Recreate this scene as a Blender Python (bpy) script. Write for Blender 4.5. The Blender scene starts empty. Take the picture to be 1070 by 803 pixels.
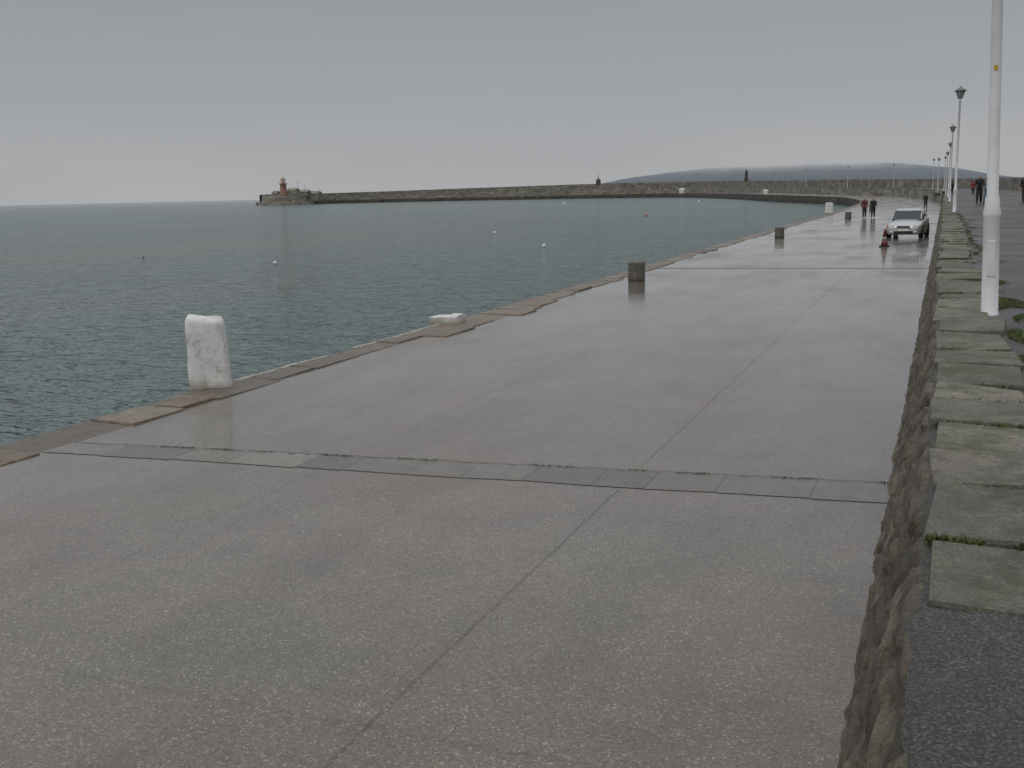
import bpy, bmesh, math, random
from mathutils import Vector, Matrix, noise
random.seed(7)
scene=bpy.context.scene
R=math.radians
# ------------------------------------------------------------------ helpers
def newmat(name):
    m=bpy.data.materials.new(name); m.use_nodes=True
    nt=m.node_tree; b=nt.nodes['Principled BSDF']
    return m,nt,b
def N(nt,t,**kw):
    n=nt.nodes.new(t)
    for k,v in kw.items(): setattr(n,k,v)
    return n
def L(nt,a,b): nt.links.new(a,b)
def ramp(nt,fac,stops,interp='LINEAR'):
    r=nt.nodes.new('ShaderNodeValToRGB'); r.color_ramp.interpolation=interp
    el=r.color_ramp.elements
    while len(el)<len(stops): el.new(0.5)
    for e,(p,c) in zip(el,stops):
        e.position=p
        if not isinstance(c,(tuple,list)): c=(c,c,c)
        e.color=(c[0],c[1],c[2],1)
    if fac is not None: L(nt,fac,r.inputs['Fac'])
    return r.outputs['Color']
def pos(nt,scale=(1,1,1),rz=0):
    g=nt.nodes.new('ShaderNodeNewGeometry'); mp=nt.nodes.new('ShaderNodeMapping')
    mp.inputs['Scale'].default_value=scale; mp.inputs['Rotation'].default_value=(0,0,rz)
    L(nt,g.outputs['Position'],mp.inputs['Vector']); return mp.outputs['Vector']
def ns(nt,vec,scale,detail=4,rough=.55):
    n=N(nt,'ShaderNodeTexNoise'); n.inputs['Scale'].default_value=scale
    n.inputs['Detail'].default_value=detail; n.inputs['Roughness'].default_value=rough
    L(nt,vec,n.inputs['Vector']); return n.outputs['Fac']
def mix(nt,f,a,b,mode='MIX'):
    n=nt.nodes.new('ShaderNodeMix'); n.data_type='RGBA'; n.blend_type=mode
    for idx,v in ((0,f),(6,a),(7,b)):
        s=n.inputs[idx]
        if hasattr(v,'is_output'): L(nt,v,s)
        elif idx==0: s.default_value=float(v)
        elif isinstance(v,(int,float)): s.default_value=(v,v,v,1)
        else: s.default_value=(v[0],v[1],v[2],1)
    return n.outputs[2]
def mth(nt,op,a,b=0.0,clamp=False):
    n=nt.nodes.new('ShaderNodeMath'); n.operation=op; n.use_clamp=clamp
    for s,v in ((n.inputs[0],a),(n.inputs[1],b)):
        if hasattr(v,'is_output'): L(nt,v,s)
        else: s.default_value=v
    return n.outputs[0]
def bump(nt,h,dist,strength=1.0,nrm=None):
    b=nt.nodes.new('ShaderNodeBump'); b.inputs['Distance'].default_value=dist; b.inputs['Strength'].default_value=strength
    L(nt,h,b.inputs['Height'])
    if nrm is not None: L(nt,nrm,b.inputs['Normal'])
    return b.outputs['Normal']
def simple(name,col,rough=.6,metal=0,var=.15,scale=8,bmp=0.0,coat=0):
    m,nt,b=newmat(name)
    tc=nt.nodes.new('ShaderNodeTexCoord').outputs['Object']
    n=ns(nt,tc,scale,5)
    lo=[c*(1-var) for c in col]; hi=[min(1,c*(1+var)) for c in col]
    L(nt,ramp(nt,n,[(.3,lo),(.7,hi)]),b.inputs['Base Color'])
    b.inputs['Roughness'].default_value=rough; b.inputs['Metallic'].default_value=metal
    b.inputs['Coat Weight'].default_value=coat
    if bmp: L(nt,bump(nt,n,bmp),b.inputs['Normal'])
    return m
def obj(name,bm,mats,parent=None,smooth=False,loc=None,rot=None):
    me=bpy.data.meshes.new(name); bm.normal_update(); bm.to_mesh(me); bm.free()
    o=bpy.data.objects.new(name,me); scene.collection.objects.link(o)
    for m in (mats if isinstance(mats,(list,tuple)) else [mats]): me.materials.append(m)
    if smooth:
        for p in me.polygons: p.use_smooth=True
    if parent: o.parent=parent
    if loc is not None: o.location=loc
    if rot is not None: o.rotation_euler=rot
    return o
def empty(name,loc=(0,0,0),rz=0,s=1):
    e=bpy.data.objects.new(name,None); scene.collection.objects.link(e)
    e.location=loc; e.rotation_euler=(0,0,rz); e.scale=(s,s,s); e.empty_display_size=.2
    return e
def box(bm,c,s,mi=0,rot=None,bev=0,jit=0):
    vs=[]
    for x in (-.5,.5):
        for y in (-.5,.5):
            for z in (-.5,.5):
                v=Vector((x*s[0],y*s[1],z*s[2]))
                if jit: v+=Vector([random.uniform(-jit,jit) for _ in range(3)])
                if rot is not None: v=rot@v
                vs.append(bm.verts.new(v+Vector(c)))
    fs=[]
    for q in ((0,1,3,2),(4,6,7,5),(0,4,5,1),(2,3,7,6),(0,2,6,4),(1,5,7,3)):
        f=bm.faces.new([vs[i] for i in q]); f.material_index=mi; fs.append(f)
    if bev:
        es=list({e for f in fs for e in f.edges})
        r=bmesh.ops.bevel(bm,geom=es,offset=bev,segments=2,affect='EDGES',profile=.6)
        for f in r['faces']: f.material_index=mi
    return fs
def tube(bm,p0,p1,r0,r1=None,seg=12,mi=0,caps=True):
    r1=r0 if r1 is None else r1
    p0=Vector(p0);p1=Vector(p1); d=(p1-p0).normalized()
    a=d.orthogonal().normalized(); b=d.cross(a)
    A=[];B=[]
    for i in range(seg):
        t=2*math.pi*i/seg; o=a*math.cos(t)+b*math.sin(t)
        A.append(bm.verts.new(p0+o*r0)); B.append(bm.verts.new(p1+o*r1))
    for i in range(seg):
        j=(i+1)%seg
        f=bm.faces.new((A[i],A[j],B[j],B[i])); f.material_index=mi; f.smooth=True
    if caps:
        f=bm.faces.new(A[::-1]); f.material_index=mi
        f=bm.faces.new(B); f.material_index=mi
def lathe(bm,prof,seg=24,c=(0,0,0),mi=0,smooth=True,jit=0):
    rings=[]
    for r,z in prof:
        rings.append([bm.verts.new((c[0]+(r+random.uniform(-jit,jit))*math.cos(2*math.pi*i/seg),c[1]+(r+random.uniform(-jit,jit))*math.sin(2*math.pi*i/seg),c[2]+z)) for i in range(seg)])
    for a,b in zip(rings,rings[1:]):
        for i in range(seg):
            j=(i+1)%seg
            f=bm.faces.new((a[i],a[j],b[j],b[i])); f.material_index=mi; f.smooth=smooth
    f=bm.faces.new(rings[0][::-1]); f.material_index=mi
    f=bm.faces.new(rings[-1]); f.material_index=mi

# ------------------------------------------------------------------ camera
f=1100.0; HC=2.6
r=math.atan(.022); p=R(10.217); th=R(22.215)
F=Vector((-math.sin(th),math.cos(th),0)); RR=Vector((math.cos(th),math.sin(th),0)); Z=Vector((0,0,1))
fw=F*math.cos(p)-Z*math.sin(p); U=F*math.sin(p)+Z*math.cos(p)
cx=RR*math.cos(r)-U*math.sin(r); cy=RR*math.sin(r)+U*math.cos(r); cz=-fw
cd=bpy.data.cameras.new('camera'); cam=bpy.data.objects.new('camera',cd); scene.collection.objects.link(cam)
M=Matrix((( cx.x,cy.x,cz.x,0),(cx.y,cy.y,cz.y,0),(cx.z,cy.z,cz.z,HC),(0,0,0,1)))
cam.matrix_world=M
cd.sensor_width=36; cd.lens=36*f/1070; cd.clip_end=60000; cd.clip_start=.05
scene.camera=cam
scene.view_settings.view_transform='Standard'; scene.view_settings.look='None'; scene.view_settings.exposure=0

# ------------------------------------------------------------------ world
w=bpy.data.worlds.new('World'); scene.world=w; w.use_nodes=True; nt=w.node_tree
bg=nt.nodes['Background']
sky=nt.nodes.new('ShaderNodeTexSky'); sky.sky_type='NISHITA'; sky.sun_disc=False
sky.sun_elevation=R(50); sky.sun_rotation=R(200); sky.air_density=1; sky.dust_density=4
tc=nt.nodes.new('ShaderNodeTexCoord')
sx=nt.nodes.new('ShaderNodeSeparateXYZ'); L(nt,tc.outputs['Generated'],sx.inputs[0])
mp=nt.nodes.new('ShaderNodeMapping'); mp.inputs['Scale'].default_value=(1.3,1.3,7); L(nt,tc.outputs['Generated'],mp.inputs[0])
cn=ns(nt,mp.outputs[0],2.2,6,.52)
zz=mth(nt,'ADD',sx.outputs['Z'],mth(nt,'MULTIPLY',mth(nt,'SUBTRACT',cn,.5),.12))
cl=ramp(nt,zz,[(0,(.44,.447,.455)),(.035,(.41,.42,.433)),(.09,(.36,.373,.392)),(.19,(.295,.311,.337)),(.36,(.42,.44,.46)),(.8,(.86,.88,.90)),(1,(.95,.97,.99))])
cl2=mix(nt,ramp(nt,cn,[(.36,0),(.68,.3)]),cl,(.42,.425,.435))
nis=mix(nt,1.0,sky.outputs[0],(.07,.07,.07),'MULTIPLY')
fin=mix(nt,.08,cl2,nis)
L(nt,fin,bg.inputs[0]); bg.inputs[1].default_value=1.0
sd=bpy.data.lights.new('sun','SUN'); sd.energy=.6; sd.angle=R(40); sd.color=(1,.97,.93)
so=bpy.data.objects.new('sun',sd); scene.collection.objects.link(so); so.rotation_euler=(R(40),0,R(-20)); so.location=(0,0,60)

# ------------------------------------------------------------------ materials
def wet_aggregate():
    m,nt,b=newmat('wet_exposed_aggregate')
    P=pos(nt)
    v=N(nt,'ShaderNodeTexVoronoi'); v.inputs['Scale'].default_value=95; L(nt,P,v.inputs['Vector'])
    sp=N(nt,'ShaderNodeSeparateColor'); L(nt,v.outputs['Color'],sp.inputs[0])
    agg=ramp(nt,sp.outputs[0],[(0,(.098,.081,.065)),(.4,(.148,.122,.098)),(.8,(.190,.158,.128)),(.94,(.215,.182,.15)),(.975,(.35,.32,.28))],'LINEAR')
    v2=N(nt,'ShaderNodeTexVoronoi'); v2.inputs['Scale'].default_value=40; L(nt,P,v2.inputs['Vector'])
    s2=N(nt,'ShaderNodeSeparateColor'); L(nt,v2.outputs['Color'],s2.inputs[0])
    chip=mth(nt,'MULTIPLY',mth(nt,'GREATER_THAN',s2.outputs[1],.968),mth(nt,'LESS_THAN',v2.outputs['Distance'],.28))
    agg=mix(nt,mth(nt,'MULTIPLY',chip,.5),agg,(.48,.45,.40))
    big=ns(nt,pos(nt),.3,4,.6)
    big2=ns(nt,pos(nt),.9,6,.65)
    hue=ramp(nt,big,[(.35,(.92,.98,.93)),(.5,(1,1,1)),(.64,(1.10,.98,.93))])
    tone=ramp(nt,big2,[(.3,.76),(.55,.98),(.75,1.14)])
    c=mix(nt,1,agg,hue,'MULTIPLY'); c=mix(nt,1,c,tone,'MULTIPLY')
    st=ns(nt,pos(nt,(1,.12,1)),2.2,5,.6)
    c=mix(nt,1,c,ramp(nt,st,[(.35,.93),(.65,1.06)]),'MULTIPLY')
    gr=ns(nt,P,7,7,.78)
    c=mix(nt,ramp(nt,gr,[(.55,0),(.7,.4)]),c,(.07,.06,.048))
    L(nt,c,b.inputs['Base Color'])
    wn=ns(nt,pos(nt,(1,.4,1)),.5,6,.62)
    L(nt,ramp(nt,wn,[(.36,.18),(.5,.3),(.66,.45)]),b.inputs['Roughness'])
    b.inputs['IOR'].default_value=1.38
    fine=ns(nt,P,45,2); und=ns(nt,P,1.1,2)
    L(nt,bump(nt,fine,.0014,.6),b.inputs['Normal'])
    b.inputs['Coat Weight'].default_value=.9; b.inputs['Coat IOR'].default_value=1.33
    L(nt,ramp(nt,mth(nt,'ADD',wn,mth(nt,'MULTIPLY',mth(nt,'SUBTRACT',gr,.5),.3)),[(.38,.05),(.55,.13),(.7,.28)]),b.inputs['Coat Roughness'])
    L(nt,bump(nt,und,.003,.5),b.inputs['Coat Normal'])
    return m
def attr_stone(name,attr='Col',rough=(.25,.7),spk=60,bd=.004,lo=.62,hi=1.5,coat=0.0,moss=0.0,grime=0.0):
    m,nt,b=newmat(name)
    a=N(nt,'ShaderNodeAttribute',attribute_name=attr)
    P=pos(nt)
    n=ns(nt,P,spk,4,.7); n2=ns(nt,P,3.5,6,.65)
    c=mix(nt,1,a.outputs['Color'],ramp(nt,n,[(.3,lo),(.5,1),(.72,hi)]),'MULTIPLY')
    c=mix(nt,1,c,ramp(nt,n2,[(.3,.62),(.7,1.25)]),'MULTIPLY')
    if grime:
        gn=ns(nt,P,5.5,8,.75)
        c=mix(nt,ramp(nt,gn,[(.46,0),(.62,grime)]),c,(.042,.038,.03))
    if moss:
        mn=ns(nt,P,1.7,8,.72)
        c=mix(nt,ramp(nt,mn,[(.5,0),(.62,moss)]),c,(.065,.075,.028))
    L(nt,c,b.inputs['Base Color'])
    L(nt,ramp(nt,n2,[(.3,rough[0]),(.7,rough[1])]),b.inputs['Roughness'])
    nb=bump(nt,n,bd,.8); nb=bump(nt,n2,bd*4,.5,nb); L(nt,nb,b.inputs['Normal'])
    b.inputs['Coat Weight'].default_value=coat; b.inputs['Coat Roughness'].default_value=.15; b.inputs['Coat IOR'].default_value=1.33
    return m
def setcols(o,fn):
    me=o.data; ca=me.color_attributes.new('Col','FLOAT_COLOR','CORNER')
    for pl in me.polygons:
        for li in pl.loop_indices:
            c=fn(pl,me.loops[li].vertex_index); ca.data[li].color=(c[0],c[1],c[2],1)
def masonry(name,c1,c2,sx_,sy_):
    m,nt,b=newmat(name)
    P=pos(nt,(1/sx_,1/sx_,1/sy_))
    v=N(nt,'ShaderNodeTexVoronoi'); v.inputs['Scale'].default_value=1; L(nt,P,v.inputs['Vector'])
    sp=N(nt,'ShaderNodeSeparateColor'); L(nt,v.outputs['Color'],sp.inputs[0])
    c=ramp(nt,sp.outputs[0],[(0,c1),(1,c2)])
    n=ns(nt,pos(nt,(.1,.1,.5)),1,6,.7)
    c=mix(nt,1,c,ramp(nt,n,[(.3,.6),(.7,1.25)]),'MULTIPLY')
    L(nt,c,b.inputs['Base Color']); b.inputs['Roughness'].default_value=.8
    return m
M_floor=wet_aggregate()
M_slab=attr_stone('wet_slab_stone',rough=(.2,.45),spk=60,bd=.0016,lo=.7,hi=1.35,coat=.6,grime=.35)
M_kerb=attr_stone('wet_kerb_granite',rough=(.35,.65),spk=50,bd=.006,coat=.2,grime=.6)
M_cop=attr_stone('coping_granite',rough=(.5,.9),spk=85,bd=.006,lo=.4,hi=1.75,moss=.75,grime=.65)
M_rub=attr_stone('rubble_stone',rough=(.4,.85),spk=38,bd=.012,lo=.5,hi=1.5,moss=.3,grime=.6)
M_asph,nt,b=newmat('wet_asphalt')
P=pos(nt); n=ns(nt,P,95,3,.75); n2=ns(nt,P,.5,6,.65); n3=ns(nt,P,4,5,.6)
c=ramp(nt,n,[(.32,(.012,.012,.012)),(.5,(.036,.034,.032)),(.62,(.09,.086,.08)),(.75,(.2,.19,.18))])
c=mix(nt,1,c,ramp(nt,n2,[(.3,.7),(.7,1.4)]),'MULTIPLY')
c=mix(nt,ramp(nt,n3,[(.58,0),(.75,.4)]),c,(.035,.042,.018))
L(nt,c,b.inputs['Base Color']); L(nt,ramp(nt,n2,[(.35,.32),(.6,.7)]),b.inputs['Roughness'])
L(nt,bump(nt,n,.007,1),b.inputs['Normal']); b.inputs['Coat Weight'].default_value=.2; b.inputs['Coat Roughness'].default_value=.25
b.inputs['Specular IOR Level'].default_value=.35
M_joint=simple('joint_filler_dark',(.05,.045,.036),.5,var=.4,scale=30)
M_joint2=simple('joint_filler',(.095,.082,.066),.4,var=.35,scale=9)
M_wp,nt,b=newmat('weathered_white_paint')
tcn=nt.nodes.new('ShaderNodeTexCoord').outputs['Object']
n=ns(nt,tcn,7,8,.78); n2=ns(nt,tcn,2.5,5,.6)
c=ramp(nt,n,[(.3,(.22,.21,.18)),(.41,(.56,.56,.53)),(.5,(.74,.74,.72)),(.8,(.8,.8,.78))])
sz=N(nt,'ShaderNodeSeparateXYZ'); L(nt,tcn,sz.inputs[0])
lowf=ramp(nt,mth(nt,'ADD',sz.outputs[2],mth(nt,'MULTIPLY',mth(nt,'SUBTRACT',n2,.5),.35)),[(0,1),(.06,.6),(.16,0)])
c=mix(nt,mth(nt,'MULTIPLY',lowf,.75),c,(.25,.21,.13))
L(nt,c,b.inputs['Base Color']); b.inputs['Roughness'].default_value=.65; L(nt,bump(nt,n,.01,.7),b.inputs['Normal'])
M_pole=simple('white_pole_paint',(.72,.73,.74),.35,var=.1,scale=4)
M_conc=simple('grey_granite',(.13,.122,.10),.65,var=.5,scale=14,bmp=.012)
M_water,nt,b=newmat('sea_water')
P=pos(nt)
a1=ns(nt,pos(nt,(.6,1.3,1),.5),3.0,3,.65); a2=ns(nt,pos(nt,(.5,1.2,1),.4),.9,3,.6); a3=ns(nt,P,.03,3,.55); a4=ns(nt,pos(nt,(1,.35,1)),.012,3,.6)
c=ramp(nt,a3,[(.35,(.098,.166,.160)),(.65,(.118,.192,.184))])
c=mix(nt,1,c,ramp(nt,a2,[(.35,.84),(.65,1.14)]),'MULTIPLY')
c=mix(nt,ramp(nt,a4,[(.52,0),(.64,.5)]),c,(.20,.20,.185))
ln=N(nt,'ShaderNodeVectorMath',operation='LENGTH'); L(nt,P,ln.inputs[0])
hz=ramp(nt,mth(nt,'DIVIDE',ln.outputs['Value'],3000.0),[(0,0),(.12,.25),(1,.85)])  # aerial haze painted into the water colour, paler with distance
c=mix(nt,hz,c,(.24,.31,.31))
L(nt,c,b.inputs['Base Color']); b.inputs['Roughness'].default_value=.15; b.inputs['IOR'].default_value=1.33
nb=bump(nt,a2,1.5,1.0); nb=bump(nt,a1,.65,1.0,nb); L(nt,nb,b.inputs['Normal'])

# ------------------------------------------------------------------ sea
bm=bmesh.new()
g=[-40000,-4000,-600,0,600,4000,40000]
vv=[[bm.verts.new((x,y,-1.8)) for x in g] for y in g]
for i in range(6):
    for j in range(6): bm.faces.new((vv[i][j],vv[i][j+1],vv[i+1][j+1],vv[i+1][j]))
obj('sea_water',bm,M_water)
# ------------------------------------------------------------------ pier path
path=[(-9.4,-15,9.1,0,1.35,2.5),(-9.45,5,9.17,0,1.35,2.5),(-9.4,15,9.1,0,1.35,2.5),(-9.5,26,9.2,0,1.35,2.5),(-9.65,34,9.35,0,1.35,2.5),(-9.95,51,9.65,0,1.35,2.6),
(-10.4,96,10.1,0,1.35,2.9),(-11.5,150,11.2,0,1.35,3.2),(-14.2,205,12,0,1.5,3.6),(-23,275,12,.1,1.8,4.0),(-34,308,12,.3,2.0,4.4),(-59,386,12,.6,2.4,5.2),
(-96,514,12,.7,3.2,6.2),(-168,695,12,.8,4.2,8.2),(-262,777,12,.8,5,9.2),(-355,800,12,.8,4.6,8.6),(-425,794,12,.8,4,7.6),(-462,765,12,.8,4,6.8),(-470,725,12,.8,4,6.4),(-466,700,12,.8,4,6.4)]
def cr(a,b,c,d,t): return [.5*((2*b[i])+(-a[i]+c[i])*t+(2*a[i]-5*b[i]+4*c[i]-d[i])*t*t+(-a[i]+3*b[i]-3*c[i]+d[i])*t**3) for i in range(6)]
sm=[]
for i in range(len(path)-1):
    a=path[max(i-1,0)];b_=path[i];c_=path[i+1];d_=path[min(i+2,len(path)-1)]
    K=6 if i<6 else 10
    for k in range(K): sm.append(cr(a,b_,c_,d_,k/K) if i>5 else [b_[q]+(c_[q]-b_[q])*k/K for q in range(6)])
sm.append(list(path[-1]))
nrm=[]
for i,s in enumerate(sm):
    a=sm[max(i-1,0)];c_=sm[min(i+1,len(sm)-1)]
    t=Vector((c_[0]-a[0],c_[1]-a[1])).normalized()
    nn=Vector((t.y,-t.x))
    if s[1]<150: nn=Vector((1,0))
    nrm.append(nn)
def strip(name,fn,mats,idx=None):
    bm=bmesh.new(); prev=None
    for i,s in enumerate(sm):
        if idx and not idx(s): prev=None; continue
        ring=[(bm.verts.new((s[0]+nrm[i].x*o,s[1]+nrm[i].y*o,z)),mi) for o,z,mi in fn(s)]
        if prev:
            for k in range(len(ring)-1):
                ff=bm.faces.new((prev[k][0],prev[k+1][0],ring[k+1][0],ring[k][0])); ff.material_index=ring[k][1]
        prev=ring
    return obj(name,bm,mats)
M_seawall=masonry('sea_wall_stone',(.05,.046,.038),(.115,.105,.085),2.2,.9)
M_arm=masonry('pier_wall_stone',(.13,.122,.102),(.29,.27,.225),2.6,1.0)
strip('quay_sea_wall',lambda s:[(.6,-5,0),(0,-1.0,0),(0,s[3]-.02,0),(.25,s[3]-.02,0)],M_seawall)
strip('quay_pavement',lambda s:[(.2,s[3]-.003,0),(s[2]+.25,s[3]-.003,0)],M_floor)
strip('promenade_road',lambda s:[(s[2]+.28 if s[1]<160 else s[2]+.3,s[4],0),(s[2]+14,s[4],0)],M_asph)
strip('outer_parapet_wall',lambda s:[(s[2]+12.5,s[4]-.3,0),(s[2]+12.6,s[5],0),(s[2]+14,s[5],0),(s[2]+14.3,-5,0)],M_arm)
strip('pier_inner_wall',lambda s:[(s[2]-.02,s[3]-.3,0),(s[2]+.28,s[4]-.02,0),(s[2]+.29,s[4]+.35,0),(s[2]+.9,s[4]+.35,0),(s[2]+.92,s[4]-.3,0)],M_arm,lambda s:s[1]>158 )
# ------------------------------------------------------------------ near retaining wall (rubble, battered)
bm=bmesh.new(); rows=24
ys=[];y=.2
while y<160:
    ys.append(y); y+= .025 if y<9 else (.06 if y<18 else (.2 if y<45 else 1.0))
prev=None; VI=[]
def wallx(y,z):
    q=Vector((y*2.4,z*6.0,0)); q2=Vector((y*2.4+noise.noise(q*1.3)*.6,z*6.0+noise.noise(q*1.1+Vector((5,5,5)))*.6,3.3))
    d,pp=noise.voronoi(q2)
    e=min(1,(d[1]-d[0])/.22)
    t=z/1.33
    rnd=noise.cell(Vector(pp[0])*7.3)
    x=-.27+.285*t-.045*e-.03*(abs(rnd)%1)*e+.022*noise.noise(q*3)+.009*noise.noise(q*8)+.018*noise.noise(Vector((y*.8,z,9)))
    return x,e,rnd
for y in ys:
    col=[]
    for k in range(rows+1):
        z=-.02+1.355*k/rows
        x,e,rnd=wallx(y,z)
        v=bm.verts.new((x,y,z)); VI.append((e,rnd)); col.append(v)
    v=bm.verts.new((.3,y,1.336)); col.append(v); VI.append((1,.5))
    if prev:
        for k in range(rows+1):
            ff=bm.faces.new((prev[k],prev[k+1],col[k+1],col[k])); ff.smooth=True
    prev=col
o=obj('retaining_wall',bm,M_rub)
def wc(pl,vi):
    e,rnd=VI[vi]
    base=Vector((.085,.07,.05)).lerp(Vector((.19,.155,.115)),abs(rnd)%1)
    return Vector((.06,.052,.04)).lerp(base,e)  # crevices darkened in the vertex colour: mortar tone and painted shade
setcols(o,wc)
# ------------------------------------------------------------------ kerb stones
bm=bmesh.new()
def edge_x(y):
    for a,b_ in zip(sm,sm[1:]):
        if a[1]<=y<=b_[1]: return a[0]+(b_[0]-a[0])*(y-a[1])/(b_[1]-a[1])
    return -9.5
y=-12
palette=[(.18,.128,.085),(.215,.16,.11),(.155,.12,.09),(.195,.138,.088),(.245,.19,.135),(.135,.105,.08)]
fc=[]
while y<200:
    l=random.uniform(.6,1.5)
    wd=.62+random.uniform(-.1,.12)
    if 17<y<24: wd=random.uniform(.75,1.05)
    if 12.2<y<17: wd=.5+random.uniform(-.06,.1)
    if y<9: wd+=.1
    xl=edge_x(y+l/2)+random.uniform(-.03,.03)
    h=.26
    fs0=len(bm.faces)
    rot=Matrix.Rotation(random.uniform(-.012,.012),3,'Z')@Matrix.Rotation(random.uniform(-.012,.022),3,'Y')
    box(bm,(xl+wd/2,y+l/2,-h/2+.018+random.uniform(-.008,.014)),(wd,l-.02,h),0,rot,.022,.014)
    fc+= [random.choice(palette)]*(len(bm.faces)-fs0)
    y+=l
o=obj('kerb_stones',bm,M_kerb)
setcols(o,lambda pl,vi:fc[pl.index])
M_wpe=simple('worn_white_edge_paint',(.34,.33,.29),.7,var=.6,scale=7)
bm=bmesh.new()
y=12.4
while y<19.2:
    l=random.uniform(.5,1.1)
    if not 14.2<y<15.4: box(bm,(edge_x(y)-.075,y+l/2,-.10),(.10,l-.01,.22),0,None,.015,.01)
    y+=l
obj('painted_ledge',bm,M_wpe)
bm=bmesh.new(); box(bm,(0,0,.06),(.6,.55,.16),0,None,.015,.02); box(bm,(.2,-.05,.155),(.2,.34,.05),0,None,.012,.01)
obj('mooring_block',bm,M_wp,loc=(-9.45,19.7,0),rot=(0,0,.1))
# ------------------------------------------------------------------ stone slab band
bm=bmesh.new(); fc=[]
def band(y0,y1,w0,w1,x0,x1,z):
    x=x0
    while x<x1-.02:
        l=random.uniform(.45,.85); xe=min(x+l,x1)
        t=(x-x0)/(x1-x0);t2=(xe-x0)/(x1-x0)
        ya=y0+(y1-y0)*t;yb=y0+(y1-y0)*t2
        wa=w0+(w1-w0)*t;wb=w0+(w1-w0)*t2
        j=lambda: random.uniform(-.02,.02)
        vs=[bm.verts.new(q) for q in ((x+.002,ya+j(),z),(xe-.002,yb+j(),z),(xe-.002,yb+wb,z),(x+.002,ya+wa,z))]
        bm.faces.new(vs)
        fc.append(random.choice([(.115,.10,.086),(.16,.137,.11),(.18,.153,.122),(.145,.125,.104),(.165,.142,.113),(.22,.19,.15) if x<-5 else (.15,.13,.105),(.10,.09,.08)])); x=xe
band(8.25,8.99,.44,.62,-8.8,-.27,.002)
band(35.2,35.9,.5,.5,-8.9,-.3,.002)
o=obj('stone_slab_band',bm,M_slab); setcols(o,lambda pl,vi:fc[pl.index])
bm=bmesh.new()
def crack(p0,p1,w_,z=.006,n=60,wob=.012,mi=1):
    p0=Vector(p0);p1=Vector(p1);d=(p1-p0);pr=Vector((-d.y,d.x)).normalized();prev=None
    for i in range(n+1):
        c=p0+d*i/n+pr*wob*noise.noise(Vector((p0.x*3+i*.37,p0.y,1)))
        ww=w_*(.45+.8*abs(noise.noise(Vector((i*.61,p0.y,4)))))
        a=bm.verts.new((c.x-pr.x*ww,c.y-pr.y*ww,z));b_=bm.verts.new((c.x+pr.x*ww,c.y+pr.y*ww,z))
        if prev:
            ff=bm.faces.new((prev[0],prev[1],b_,a)); ff.material_index=mi
        prev=(a,b_)
crack((-8.8,8.70),(-.28,9.63),.013,n=220,wob=.04,mi=0)
crack((-2.54,1.5),(-2.56,8.75),.0035)
crack((-2.57,9.5),(-2.66,35.2),.0028,n=120)
crack((-9,4.12),(-.28,4.27),.0022,n=90)
crack((-5.6,1),(-5.5,8.4),.0018,n=60)
crack((-5.5,9.2),(-5.5,35),.0018,n=120)
crack((-8.9,35.75),(-.3,36.45),.012,n=90,mi=0)
crack((-8.9,50),(-.3,50.6),.012,n=90,mi=0)
crack((-8.9,66),(-.3,66.6),.02,n=60,mi=0)
obj('pavement_joints',bm,[M_joint,M_joint2])
# ------------------------------------------------------------------ coping blocks on the wall
bm=bmesh.new(); fc=[]; y=3.2; joints=[]
cp=[(.18,.17,.13),(.15,.145,.115),(.205,.192,.15),(.13,.127,.104),(.17,.158,.122)]
while y<200:
    l=random.uniform(.5,1.05) if y<25 else random.uniform(.8,1.6)
    wd=.52+random.uniform(-.06,.08); xl=-.01+random.uniform(-.03,.03)
    if y>150: xl-=(y-150)**2*.0009
    fs0=len(bm.faces)
    rot=Matrix.Rotation(random.uniform(-.045,.045),3,'Z')@Matrix.Rotation(random.uniform(-.02,.02),3,'Y')
    h=.2
    box(bm,(xl+wd/2,y+l/2,1.35+.03-h/2+random.uniform(-.014,.014)),(wd,l-random.uniform(.010,.026),h),0,rot,.018,.02)
    fc+=[random.choice(cp)]*(len(bm.faces)-fs0)
    y+=l; joints.append(y)
o=obj('coping_stones',bm,M_cop)
setcols(o,lambda pl,vi:fc[pl.index])
bm=bmesh.new(); prev=None
nx=14
for i in range(160):
    y=-1+4.2*i/159
    cur=[]
    for k in range(nx):
        x=-.03+.65*k/(nx-1)
        if k==0: x+=.03*noise.noise(Vector((y*5,0,0)))
        z=1.366+.008*noise.noise(Vector((x*6,y*6,0)))+.004*noise.noise(Vector((x*25,y*25,0)))-(.03 if k==0 else 0)
        cur.append(bm.verts.new((x,y+(.03*noise.noise(Vector((x*9,0,2))) if i==159 else 0),z)))
    if prev:
        for k in range(nx-1):
            ff=bm.faces.new((prev[k],prev[k+1],cur[k+1],cur[k])); ff.smooth=True
    prev=cur
obj('asphalt_wall_topping',bm,M_asph)
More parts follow.
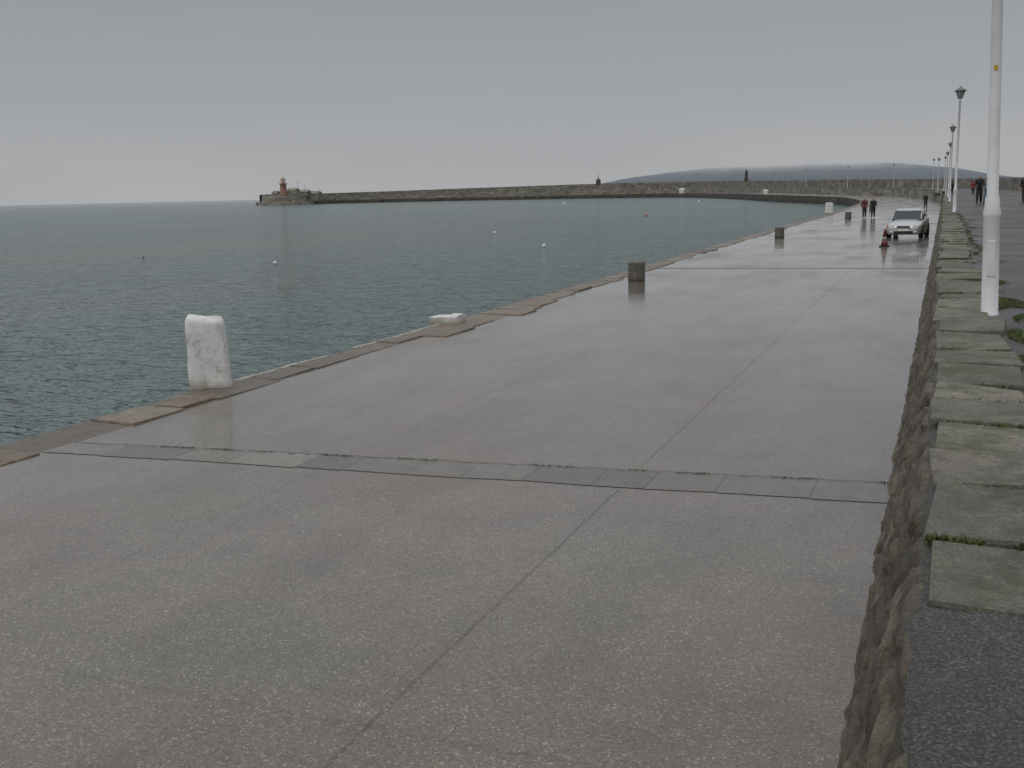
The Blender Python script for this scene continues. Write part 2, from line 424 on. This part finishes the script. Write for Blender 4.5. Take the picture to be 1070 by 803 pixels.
# ------------------------------------------------------------------ moss / grass
M_grass=simple('grass_blades',(.085,.11,.034),.7,var=.5,scale=20)
bm=bmesh.new()
def blade(x,y,z,h):
    a=random.uniform(0,6.28);wv=.004+random.random()*.004
    dx,dy=math.cos(a)*wv,math.sin(a)*wv; lx,ly=random.uniform(-.9,.9)*h,random.uniform(-.9,.9)*h
    bm.faces.new([bm.verts.new((x-dx,y-dy,z)),bm.verts.new((x+dx,y+dy,z)),bm.verts.new((x+lx,y+ly,z+h))])
for jy in joints:
    if jy>30: break
    dens=int(abs(noise.noise(Vector((jy*1.7,2,2))))*1700)+60
    for k in range(dens):
        x=random.uniform(.0,.5)
        if noise.noise(Vector((x*5,jy,7)))<-.12: continue
        blade(x,jy+random.gauss(0,.016),1.36,random.uniform(.012,.04))
for k in range(42000):
    y=random.uniform(4,16) if k%3 else random.uniform(4,50)
    wv=max(0,noise.noise(Vector((y*.55,1,1)))+.15)
    x=.55+abs(random.gauss(0,.05))+random.random()*wv*.8
    if noise.noise(Vector((x*3,y*1.1,3)))<-.03: continue
    blade(x,y,1.352,random.uniform(.006,.024))
for k in range(2200):
    x=random.uniform(-8.7,-.3); t=(x+8.8)/8.5
    if noise.noise(Vector((x*2.2,0,5)))<.05: continue
    blade(x,8.70+.93*t+random.gauss(0,.010),.004,random.uniform(.006,.014))
for k in range(1500):
    y=random.uniform(3,20)
    if noise.noise(Vector((y*1.8,0,15)))<.1: continue
    blade(-.30+random.gauss(0,.012),y,.0,random.uniform(.01,.03))
obj('grass_and_moss',bm,M_grass)
# ------------------------------------------------------------------ white bollard
bm=bmesh.new()
SZ=20
rings=[]
NS=44
for k in range(SZ+1):
    t=k/SZ; z=.985*t
    wx=.285-.035*t; wy=.25-.04*t
    if t>.93: sft=(t-.93)/.07; wx-=.02*sft**2; wy-=.02*sft**2
    if t<.08: wx+=.02*(1-t/.08)
    ring=[]
    for i in range(NS):
        a=2*math.pi*i/NS; ca,sa=math.cos(a),math.sin(a); e=.3
        x=wx*math.copysign(abs(ca)**e,ca); yv=wy*math.copysign(abs(sa)**e,sa)
        q=Vector((x*3,yv*3,z*3)); d=.03*noise.noise(q)+.016*noise.noise(q*4)
        x*=1+d*1.8; yv*=1+d*1.8
        x-=.03*t
        ring.append(bm.verts.new((x,yv,z-.02+((.03*noise.noise(Vector((x*4,yv*4,0)))-.03*x/.25) if t>.9 else 0))))
    rings.append(ring)
for a,b_ in zip(rings,rings[1:]):
    for i in range(NS):
        ff=bm.faces.new((a[i],a[(i+1)%NS],b_[(i+1)%NS],b_[i])); ff.smooth=True
c_=bm.verts.new((-.03,0,.975))
for i in range(NS):
    ff=bm.faces.new((rings[-1][i],rings[-1][(i+1)%NS],c_)); ff.smooth=True
o=obj('white_mooring_bollard',bm,M_wp,loc=(-9.5,12.0,.03),rot=(0,0,R(32)))
bm=bmesh.new(); box(bm,(0,0,.55),(.7,.6,1.1),0,None,.09,.04)
obj('white_mooring_bollard.001',bm,M_wp,loc=(-10.4,109,.02))
for i,(x,y) in enumerate([(-8.32,30.3),(-8.03,57.8),(-7.25,91.9),(-7.4,125)]):
    bm=bmesh.new(); lathe(bm,[(.25,-.02),(.25,.1),(.245,.42),(.25,.48),(.255,.53),(.245,.562),(.12,.575)],28,jit=.005)
    obj('stone_bollard'+('' if i==0 else '.%03d'%i),bm,M_conc,loc=(x,y,0))
# ------------------------------------------------------------------ street lamps
M_glass=simple('lantern_glass',(.30,.31,.31),.2,var=.1,scale=3)
M_cap=simple('lantern_cap_paint',(.16,.165,.17),.4,var=.1,scale=3)
M_yel=simple('yellow_sticker',(.55,.38,.04),.4,var=.1,scale=5)
def lamp(name,x,y,z,H=5.45,tilt=0):
    e=empty(name,(x,y,z)); e.rotation_euler=(0,tilt,0)
    bm=bmesh.new()
    lathe(bm,[(.085,-.03),(.085,.02),(.076,.03),(.074,.93),(.079,.94),(.079,.98),(.068,1.03),(.062,1.12),(.052,1.14),(.05,2.2),(.042,H-.5),(.055,H-.49),(.055,H-.45),(.035,H-.44),(.035,H-.4)],24)
    box(bm,(0,-.074,.55),(.07,.012,.34),0,None,.004)
    obj('pole',bm,M_pole,e)
    bm=bmesh.new(); lathe(bm,[(.07,H-.41),(.09,H-.40),(.19,H-.09),(.19,H-.085)],8,mi=0,smooth=False)
    obj('lantern_glass',bm,M_glass,e)
    bm=bmesh.new(); lathe(bm,[(.25,H-.085),(.27,H-.07),(.25,H-.04),(.12,H+.05),(.06,H+.075),(.05,H+.11),(.015,H+.15)],16)
    for i in range(8):
        a=2*math.pi*i/8; tube(bm,(.092*math.cos(a),.092*math.sin(a),H-.40),(.193*math.cos(a),.193*math.sin(a),H-.085),.009,seg=5)
    obj('lantern_cap',bm,M_cap,e)
    bm=bmesh.new(); prev=None
    for i in range(7):
        a=R(-110+40*i/6); rr=.0515
        cur=[bm.verts.new((rr*math.cos(a),rr*math.sin(a),zq)) for zq in (2.28,2.33)]
        if prev: bm.faces.new((prev[0],cur[0],cur[1],prev[1]))
        prev=cur
    obj('sticker',bm,M_yel,e)
    return e
for i,(x,y,t) in enumerate([(.46,11.1,-.03),(.47,52.9,0.0),(.4,85.9,-.004),(.38,119.6,.003),(.2,153,0),(-1,187,0)]):
    lamp('street_lamp'+('' if i==0 else '.%03d'%i),x,y,1.35,5.45,t)
# ------------------------------------------------------------------ traffic cone
M_cone=simple('cone_orange',(.17,.04,.028),.45,var=.2,scale=6); M_refl=simple('cone_sleeve',(.3,.3,.3),.4); M_blk=simple('black_rubber',(.02,.02,.02),.6)
bm=bmesh.new(); box(bm,(0,0,.02),(.42,.42,.04),2,None,.01)
lathe(bm,[(.15,.04),(.11,.28)],20,mi=0); lathe(bm,[(.111,.281),(.085,.42)],20,mi=1); lathe(bm,[(.086,.421),(.035,.74),(.03,.75)],20,mi=0)
obj('traffic_cone',bm,[M_cone,M_refl,M_blk],loc=(-2.31,48.9,.004))
# ------------------------------------------------------------------ car
M_sil=simple('silver_car_paint',(.50,.52,.54),.28,metal=.35,var=.03,scale=2,coat=1)
M_win=simple('car_glass',(.03,.036,.04),.06,var=.1); M_hl=simple('headlight',(.75,.77,.78),.12,var=.1); M_pl=simple('number_plate',(.75,.75,.72),.4,var=.03); M_rim=simple('alloy_rim',(.35,.36,.37),.35,metal=.6); M_org=simple('indicator',(.6,.22,.03),.3)
def car(name,loc,rz):
    e=empty(name,loc,rz)
    st=[(-2.08,.56,.30,.52,.56),(-2.0,.70,.22,.60,.66),(-1.85,.80,.19,.68,.75),(-1.45,.845,.18,.76,.85),(-.95,.85,.18,.84,.93),(-.4,.855,.18,.88,.94),(.4,.855,.18,.90,.95),(1.1,.85,.18,.92,.96),(1.6,.83,.2,.93,.98),(1.95,.78,.24,.90,.96),(2.08,.66,.34,.80,.86)]
    bm=bmesh.new(); prev=None
    for y,hw,zb,zs,zc in st:
        zm=(zb+zs)/2
        half=[(hw*.88,zb),(hw*.97,zb+.08),(hw,zm),(hw*.985,zs-.07),(hw*.93,zs),(hw*.55,zc-.01),(0,zc)]
        pts=[(x,z) for x,z in half]+[(-x,z) for x,z in half[-2::-1]]
        ring=[bm.verts.new((x,y,z)) for x,z in pts]
        if prev:
            for k in range(len(ring)):
                j=(k+1)%len(ring); ff=bm.faces.new((prev[k],ring[k],ring[j],prev[j])); ff.smooth=True
        else: bm.faces.new(ring)
        prev=ring
    bm.faces.new(prev[::-1])
    bmesh.ops.recalc_face_normals(bm,faces=bm.faces[:])
    obj('body',bm,M_sil,e)
    gs=[(-.98,.70,.90,.90),(-.35,.64,1.34,.92),(.0,.63,1.42,.92),(.7,.62,1.43,.93),(1.25,.60,1.36,.94),(1.78,.64,.97,.95)]
    bm=bmesh.new(); prev=None
    for i,(y,hw,zt,zb) in enumerate(gs):
        pts=[(.77 if 0<i<5 else hw+.02,zb-.02),(hw,zt-.05 if 0<i<5 else zt-.005),(hw*.85,zt),(0,zt+.015),(-hw*.85,zt),(-hw,zt-.05 if 0<i<5 else zt-.005),(-.77 if 0<i<5 else -hw-.02,zb-.02)]
        ring=[bm.verts.new((x,y,z)) for x,z in pts]
        if prev:
            for k in range(6):
                ff=bm.faces.new((prev[k],ring[k],ring[k+1],prev[k+1]))
                ff.material_index= 1 if (k in (1,2,3,4) and 2<=i<=4) else 0
        prev=ring
    bmesh.ops.recalc_face_normals(bm,faces=bm.faces[:])
    for s in (-1,1):
        for (a,b_) in (((s*.71,-.96,.91),(s*.63,-.35,1.325)),((s*.765,.28,.93),(s*.635,.28,1.39)),((s*.765,1.1,.93),(s*.61,1.2,1.36)),((s*.66,1.74,.98),(s*.60,1.26,1.35)),((s*.63,-.35,1.325),(s*.61,1.25,1.35))):
            tube(bm,a,b_,.028,.028,8,mi=1)
    tube(bm,(-.63,-.36,1.335),(.63,-.36,1.335),.022,.022,8,mi=1)
    obj('cabin',bm,[M_win,M_sil],e)
    bm=bmesh.new()
    for s in (-1,1):
        rot=Matrix.Rotation(s*R(22),3,'Z')
        box(bm,(s*.58,-1.985,.60),(.30,.10,.135),0,rot,.03)
        box(bm,(s*.745,-1.87,.61),(.07,.14,.11),3,Matrix.Rotation(s*R(50),3,'Z'),.02)
        box(bm,(s*.56,-2.06,.33),(.15,.05,.07),0,None,.02)
        box(bm,(s*.9,-.72,.97),(.17,.09,.12),4,None,.03)
    box(bm,(0,-2.075,.565),(.62,.04,.12),1,None,.015)
    box(bm,(0,-2.10,.565),(.60,.02,.014),4)
    box(bm,(0,-2.075,.31),(.9,.05,.12),1,None,.02)
    box(bm,(0,-2.11,.43),(.52,.02,.11),2,None,.004)
    for s in (-1,1):
        box(bm,(s*.62,2.04,.72),(.2,.08,.2),5,Matrix.Rotation(-s*R(20),3,'Z'),.02)
        box(bm,(s*.858,.1,.55),(.012,2.1,.05),1,None,.004)
        box(bm,(s*.83,.0,.21),(.05,2.0,.08),1,None,.02)
    obj('lights_and_trim',bm,[M_hl,M_blk,M_pl,M_org,M_sil,simple('tail_light',(.4,.02,.02),.2)],e)
    bm=bmesh.new()
    for s in (-1,1):
        for y in (-1.32,1.27):
            tube(bm,(s*.66,y,.30),(s*.865,y,.30),.305,.305,28,mi=0)
            tube(bm,(s*.85,y,.30),(s*.872,y,.30),.20,.18,20,mi=1)
            tube(bm,(s*.80,y,.32),(s*.857,y,.32),.35,.35,28,mi=0)
    obj('wheels',bm,[M_blk,M_rim],e)
    bm=bmesh.new(); tube(bm,(-.5,1.0,1.44),(-.53,1.15,1.75),.006,.003,6); obj('aerial',bm,M_blk,e)
    return e
car('parked_car',(-1.62,58.3,.004),R(-5))
# ------------------------------------------------------------------ people
skinM=simple('skin',(.45,.28,.21),.5,var=.05)
def mcol(n,c): return simple(n,c,.8,var=.2,scale=12)
hairM=mcol('dark_hair',(.03,.022,.016)); shoeM=mcol('dark_shoes',(.02,.02,.02))
def skinmesh(nodes,edges,levels=1):
    bm=bmesh.new(); ly=bm.verts.layers.skin.verify(); vs=[]
    for i,(c,rad) in enumerate(nodes):
        v=bm.verts.new(c); v[ly].radius=(rad,rad); v[ly].use_root=(i==0); vs.append(v)
    for a,b_ in edges: bm.edges.new((vs[a],vs[b_]))
    me=bpy.data.meshes.new('t'); bm.to_mesh(me); bm.free()
    o=bpy.data.objects.new('t',me); scene.collection.objects.link(o)
    md=o.modifiers.new('s','SKIN'); md.use_smooth_shade=True
    sb=o.modifiers.new('b','SUBSURF'); sb.levels=levels; sb.render_levels=levels
    dg=bpy.context.evaluated_depsgraph_get(); dg.update()
    m2=bpy.data.meshes.new_from_object(o.evaluated_get(dg)); bpy.data.objects.remove(o)
    return m2
def person(name,loc,rz,h,jac,tro,hat=None,stride=.12,armfwd=0.0):
    e=empty(name,loc,rz,h)
    s=stride
    nodes=[((0,0,.53),.082),((0,0,.61),.076),((0,0,.70),.09),((0,-.005,.785),.078),((0,0,.83),.036),((0,.008,.865),.042),((0,.012,.91),.058),((0,.006,.955),.048),
     ((.10,-.005,.795),.05),((.13,-s*.35+armfwd*.05,.655),.04),((.13,s*.1-.0+armfwd*.2,.53+armfwd*.06),.028),
     ((-.10,-.005,.795),.05),((-.13,s*.35+armfwd*.05,.655),.04),((-.13,s*.8+armfwd*.2,.535+armfwd*.06),.028),
     ((.05,.0,.485),.068),((.052,s*.62,.285),.05),((.052,s*.95,.055),.034),((.056,s*.95+.085,.022),.022),
     ((-.05,.0,.485),.068),((-.052,-s*.15,.27),.05),((-.052,-s*1.0,.07),.034),((-.056,-s*1.0+.075,.022),.022)]
    edges=[(0,1),(1,2),(2,3),(3,4),(4,5),(5,6),(6,7),(3,8),(8,9),(9,10),(3,11),(11,12),(12,13),(0,14),(14,15),(15,16),(16,17),(0,18),(18,19),(19,20),(20,21)]
    me=skinmesh(nodes,edges,2)
    o=bpy.data.objects.new('body',me); scene.collection.objects.link(o); o.parent=e
    me.materials.clear()
    for m in (jac,tro,skinM,hairM,shoeM,hat or hairM): me.materials.append(m)
    for pl in me.polygons:
        c=pl.center
        if c.z>.84:
            back=c.y<.02 or c.z>.945
            mi=(5 if hat else 3) if (back and c.z>.87) else 2
        elif c.z>.835: mi=2
        elif c.z>.465 : mi=0
        elif c.z>.06: mi=1
        else: mi=4
        pl.material_index=mi; pl.use_smooth=True
    bm=bmesh.new()
    for sx in (-1,1):
        bmesh.ops.create_icosphere(bm,subdivisions=1,radius=.006,matrix=Matrix.Translation((sx*.018,.062,.912)))
    obj('eyes',bm,M_blk,o)
    bm=bmesh.new(); box(bm,(0,.068,.898),(.012,.018,.02),0,None,.004); box(bm,(0,.062,.878),(.024,.006,.006),0,None,.002)
    for sx in (-1,1): box(bm,(sx*.056,.008,.905),(.01,.02,.03),0,None,.004)
    obj('nose_mouth_ears',bm,skinM,o)
    for sx,(wx,wy,wz) in ((1,nodes[10][0]),(-1,nodes[13][0])):
        nn=[((wx,wy,wz-.005),.016),((wx,wy+.004,wz-.045),.017)]; ed=[(0,1)]
        for k in range(4):
            y0=wy-.016+.011*k; ln=(.034,.04,.042,.032)[k]
            i0=len(nn); nn+= [((wx,y0,wz-.062),.0058),((wx-sx*.006,y0+.003,wz-.062-ln*.55),.0052),((wx-sx*.016,y0+.006,wz-.062-ln),.0045)]
            ed+=[(1,i0),(i0,i0+1),(i0+1,i0+2)]
        i0=len(nn); nn+=[((wx-sx*.008,wy+.026,wz-.04),.006),((wx-sx*.014,wy+.034,wz-.062),.005)]; ed+=[(0,i0),(i0,i0+1)]
        hm=skinmesh(nn,ed,1); ho=bpy.data.objects.new('hand',hm); scene.collection.objects.link(ho); ho.parent=o
        hm.materials.clear(); hm.materials.append(skinM)
    return e
dred=mcol('dark_red_jacket',(.12,.022,.028)); navy=mcol('navy_jacket',(.018,.02,.03)); dk=mcol('dark_trousers',(.02,.02,.024)); jean=mcol('jeans',(.04,.055,.09)); blk=mcol('black_coat',(.012,.012,.013)); redj=mcol('red_jacket',(.3,.03,.03)); blu=mcol('blue_fabric',(.05,.13,.3))
person('walking_person',(-6.13,94,0),R(185),1.74,dred,dk,stride=.13)
person('walking_person.001',(-5.45,94.3,0),R(178),1.70,blk,dk,stride=.10)
person('walking_person.002',(-1.87,128,0),R(170),1.75,navy,dk,stride=.12)
person('walking_person.003',(2.05,73.6,1.355),R(175),1.85,blk,dk,stride=.13,armfwd=.9)
person('walking_person.004',(4.8,76,1.355),R(182),1.8,navy,dk,stride=.1)
person('walking_person.005',(5.1,80.6,1.355),R(178),1.66,redj,jean,stride=.12)
person('walking_person.006',(.9,150,1.355),0,1.7,blk,dk)
person('walking_person.007',(3.2,140,1.355),0,1.7,redj,dk)
e=empty('pushchair',(2.55,72.6,1.355),R(175))
bm=bmesh.new()
for sx in (-.24,.24):
    tube(bm,(sx,-.45,1.0),(sx,.35,.12),.012,seg=6); tube(bm,(sx,-.3,.1),(sx,.15,.62),.012,seg=6)
    for y in (-.3,.36): tube(bm,(sx-.02,y,.1),(sx+.02,y,.1),.1,.1,16)
tube(bm,(-.24,-.45,1.0),(.24,-.45,1.0),.015,seg=6)
obj('frame',bm,M_blk,e)
bm=bmesh.new(); box(bm,(0,.08,.45),(.42,.4,.1),0,None,.03); box(bm,(0,-.14,.72),(.42,.1,.55),0,Matrix.Rotation(R(15),3,'X'),.03)
lathe(bm,[(.24,.9),(.22,1.0),(.12,1.08),(.02,1.1)],14,c=(0,-.02,0)); box(bm,(0,.25,.35),(.36,.3,.25),0,Matrix.Rotation(R(-25),3,'X'),.06)
obj('seat_and_hood',bm,blu,e)
# ------------------------------------------------------------------ buoys
M_bu=simple('buoy_white',(.7,.7,.67),.4); M_bo=simple('buoy_faded_orange',(.30,.14,.11),.4)
for i,(x,y,m,s) in enumerate([(-42.8,61.8,M_bu,.15),(-48,113.2,M_bu,.2),(-31,83.7,M_bu,.2),(-49.7,187.5,M_bo,.34),(-59.2,67.5,M_conc,.09),(-150,430,M_bu,.6),(-90,420,M_bu,.5)]):
    bm=bmesh.new(); lathe(bm,[(.2,-.6),(.75,-.4),(1,0),(.85,.45),(.4,.8),(.14,.9),(.12,1.15),(.05,1.2)],16)
    o=obj('mooring_buoy'+('' if i==0 else '.%03d'%i),bm,m,loc=(x,y,-1.75)); o.scale=(s,s,s)
# ------------------------------------------------------------------ pier head: fort + lighthouse
M_fort=masonry('fort_stone',(.14,.13,.11),(.31,.285,.24),3,1.2); M_lh=simple('lighthouse_stone',(.36,.20,.155),.8,var=.15,scale=1); M_lhw=simple('lighthouse_lantern_paint',(.50,.40,.36),.6)
hx,hy=-461,684
e=empty('pier_head_fort',(hx,hy,0))
bm=bmesh.new()
lathe(bm,[(23,-4),(22,-1.5),(21.5,0.8),(17.5,.85),(16.8,5.4),(16.6,5.5)],48,smooth=False)
for i in range(28):
    a=2*math.pi*i/28; box(bm,(16.2*math.cos(a),16.2*math.sin(a),5.95),(1.4,2.1,.9),0,Matrix.Rotation(a,3,'Z'))
obj('rampart',bm,M_fort,e)
bm=bmesh.new()
for (x,y,w_,d_,h_) in ((9,-2,8,6,9),(14,6,7,6,7.6),(3,6,6,5,8),(-9,2,5,5,7.2),(20,10,9,7,6.5)):
    box(bm,(x,y,h_/2+1),(w_,d_,h_-2))
    v=[bm.verts.new(q) for q in ((x-w_/2-.2,y-d_/2-.2,h_),(x+w_/2+.2,y-d_/2-.2,h_),(x+w_/2+.2,y+d_/2+.2,h_),(x-w_/2-.2,y+d_/2+.2,h_),(x-w_/2,y,h_+1.8),(x+w_/2,y,h_+1.8))]
    for q in ((0,1,5,4),(2,3,4,5),(1,2,5),(3,0,4),(3,2,1,0)): bm.faces.new([v[i] for i in q])
obj('keepers_buildings',bm,M_fort,e)
bm=bmesh.new(); tube(bm,(12,0,8),(12,0,18),.15,.08,6); tube(bm,(15.5,3,8),(15.5,3,14),.12,.08,6); tube(bm,(10.6,0,14.5),(13.4,0,14.5),.06,seg=5)
obj('signal_mast',bm,M_cap,e)
e=empty('lighthouse',(hx-1,hy,0))
bm=bmesh.new(); lathe(bm,[(3.0,4.5),(2.6,8),(2.25,13.4),(3.0,13.8),(3.1,14.3),(3.0,14.35)],24); lathe(bm,[(4.2,4.4),(4.2,6.4),(4,6.6)],20)
obj('tower',bm,M_lh,e)
bm=bmesh.new(); lathe(bm,[(1.7,14.35),(1.7,17.2)],12)
lathe(bm,[(2.1,17.2),(2.0,17.5),(1.2,18.7),(.35,19.3),(.15,20.2),(.06,21.4)],16)
for i in range(16):
    a=2*math.pi*i/16; tube(bm,(2.9*math.cos(a),2.9*math.sin(a),14.3),(2.9*math.cos(a),2.9*math.sin(a),15.3),.05,seg=4)
obj('lantern_room',bm,M_lhw,e)
# ------------------------------------------------------------------ things standing on the far arm
def on_arm(i_y,off=0):
    best=min(range(len(sm)),key=lambda k:(sm[k][0]-i_y[0])**2+(sm[k][1]-i_y[1])**2)
    s=sm[best]; o_=s[2]+13.2+off; return Vector((s[0]+nrm[best].x*o_,s[1]+nrm[best].y*o_,s[5]))
q=on_arm((-125,600)); bm=bmesh.new(); box(bm,(0,0,.6),(2.2,2.2,1.4),0,None,.08)
lathe(bm,[(.95,1.3),(.72,5.4),(.05,6.6)],4,smooth=False); obj('stone_obelisk',bm,M_seawall,loc=q)
q=on_arm((-262,777)); bm=bmesh.new(); box(bm,(0,0,1),(3,3,2.6),0,None,.1); lathe(bm,[(2.2,2.3),(1.8,2.9),(.3,4.4)],4,smooth=False); tube(bm,(0,0,4),(0,0,8),.22,.1,6); obj('pier_shelter',bm,M_seawall,loc=q)
k=0
for (x,y) in ((-60,388),(-40,325),(-27,285),(-17,225),(-14,205)):
    q=on_arm((x,y),-11); lamp('street_lamp.%03d'%(6+k),q.x,q.y,q.z-2.3,6.2); k+=1
for nm,(x,y),s in (('white_hut',(-160,684),1.2),('white_hut.001',(-64,405),.6)):
    best=min(range(len(sm)),key=lambda k:(sm[k][0]-x)**2+(sm[k][1]-y)**2); s_=sm[best]
    bm=bmesh.new(); box(bm,(0,0,1),(2.4,2.4,2),0,None,.05); lathe(bm,[(1.9,2.0),(.1,2.9)],4,smooth=False)
    o=obj(nm,bm,M_bu,loc=(s_[0]+nrm[best].x*3,s_[1]+nrm[best].y*3,s_[3])); o.scale=(s,s,s)
# ------------------------------------------------------------------ hill in mist
M_hill,nt,b=newmat('misty_hill')  # mist is put into the hazed tint and the alpha fading with height
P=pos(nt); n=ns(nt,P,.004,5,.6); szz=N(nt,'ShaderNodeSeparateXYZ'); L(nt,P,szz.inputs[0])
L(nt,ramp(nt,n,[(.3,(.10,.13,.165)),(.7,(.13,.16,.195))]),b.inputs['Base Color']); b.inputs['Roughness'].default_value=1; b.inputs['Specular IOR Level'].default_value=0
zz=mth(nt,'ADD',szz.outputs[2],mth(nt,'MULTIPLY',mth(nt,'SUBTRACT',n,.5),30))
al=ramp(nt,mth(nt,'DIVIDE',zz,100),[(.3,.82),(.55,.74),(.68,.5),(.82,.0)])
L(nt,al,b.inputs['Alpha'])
bm=bmesh.new(); prof=[(-1480,0),(-1330,16),(-1200,32),(-1060,52),(-930,68),(-760,80),(-560,84),(-380,85),(-250,84),(-150,79),(-60,70),(20,58),(100,42),(200,26),(380,8),(480,0)]
def ph(x):
    for a,b_ in zip(prof,prof[1:]):
        if a[0]<=x<=b_[0]: return a[1]+(b_[1]-a[1])*(x-a[0])/(b_[0]-a[0])
    return 0
prev=None
for i in range(99):
    x=-1480+20*i; h=ph(x)+3*noise.noise(Vector((x*.008,0,0)))
    cur=[bm.verts.new((x,3700+dy,max(-2,-2+h*hz_))) for dy,hz_ in ((0,0),(12,.35),(24,.65),(36,.85),(48,.97),(60,1))]
    if prev:
        for k in range(5):
            ff=bm.faces.new((prev[k],cur[k],cur[k+1],prev[k+1])); ff.smooth=True
    prev=cur
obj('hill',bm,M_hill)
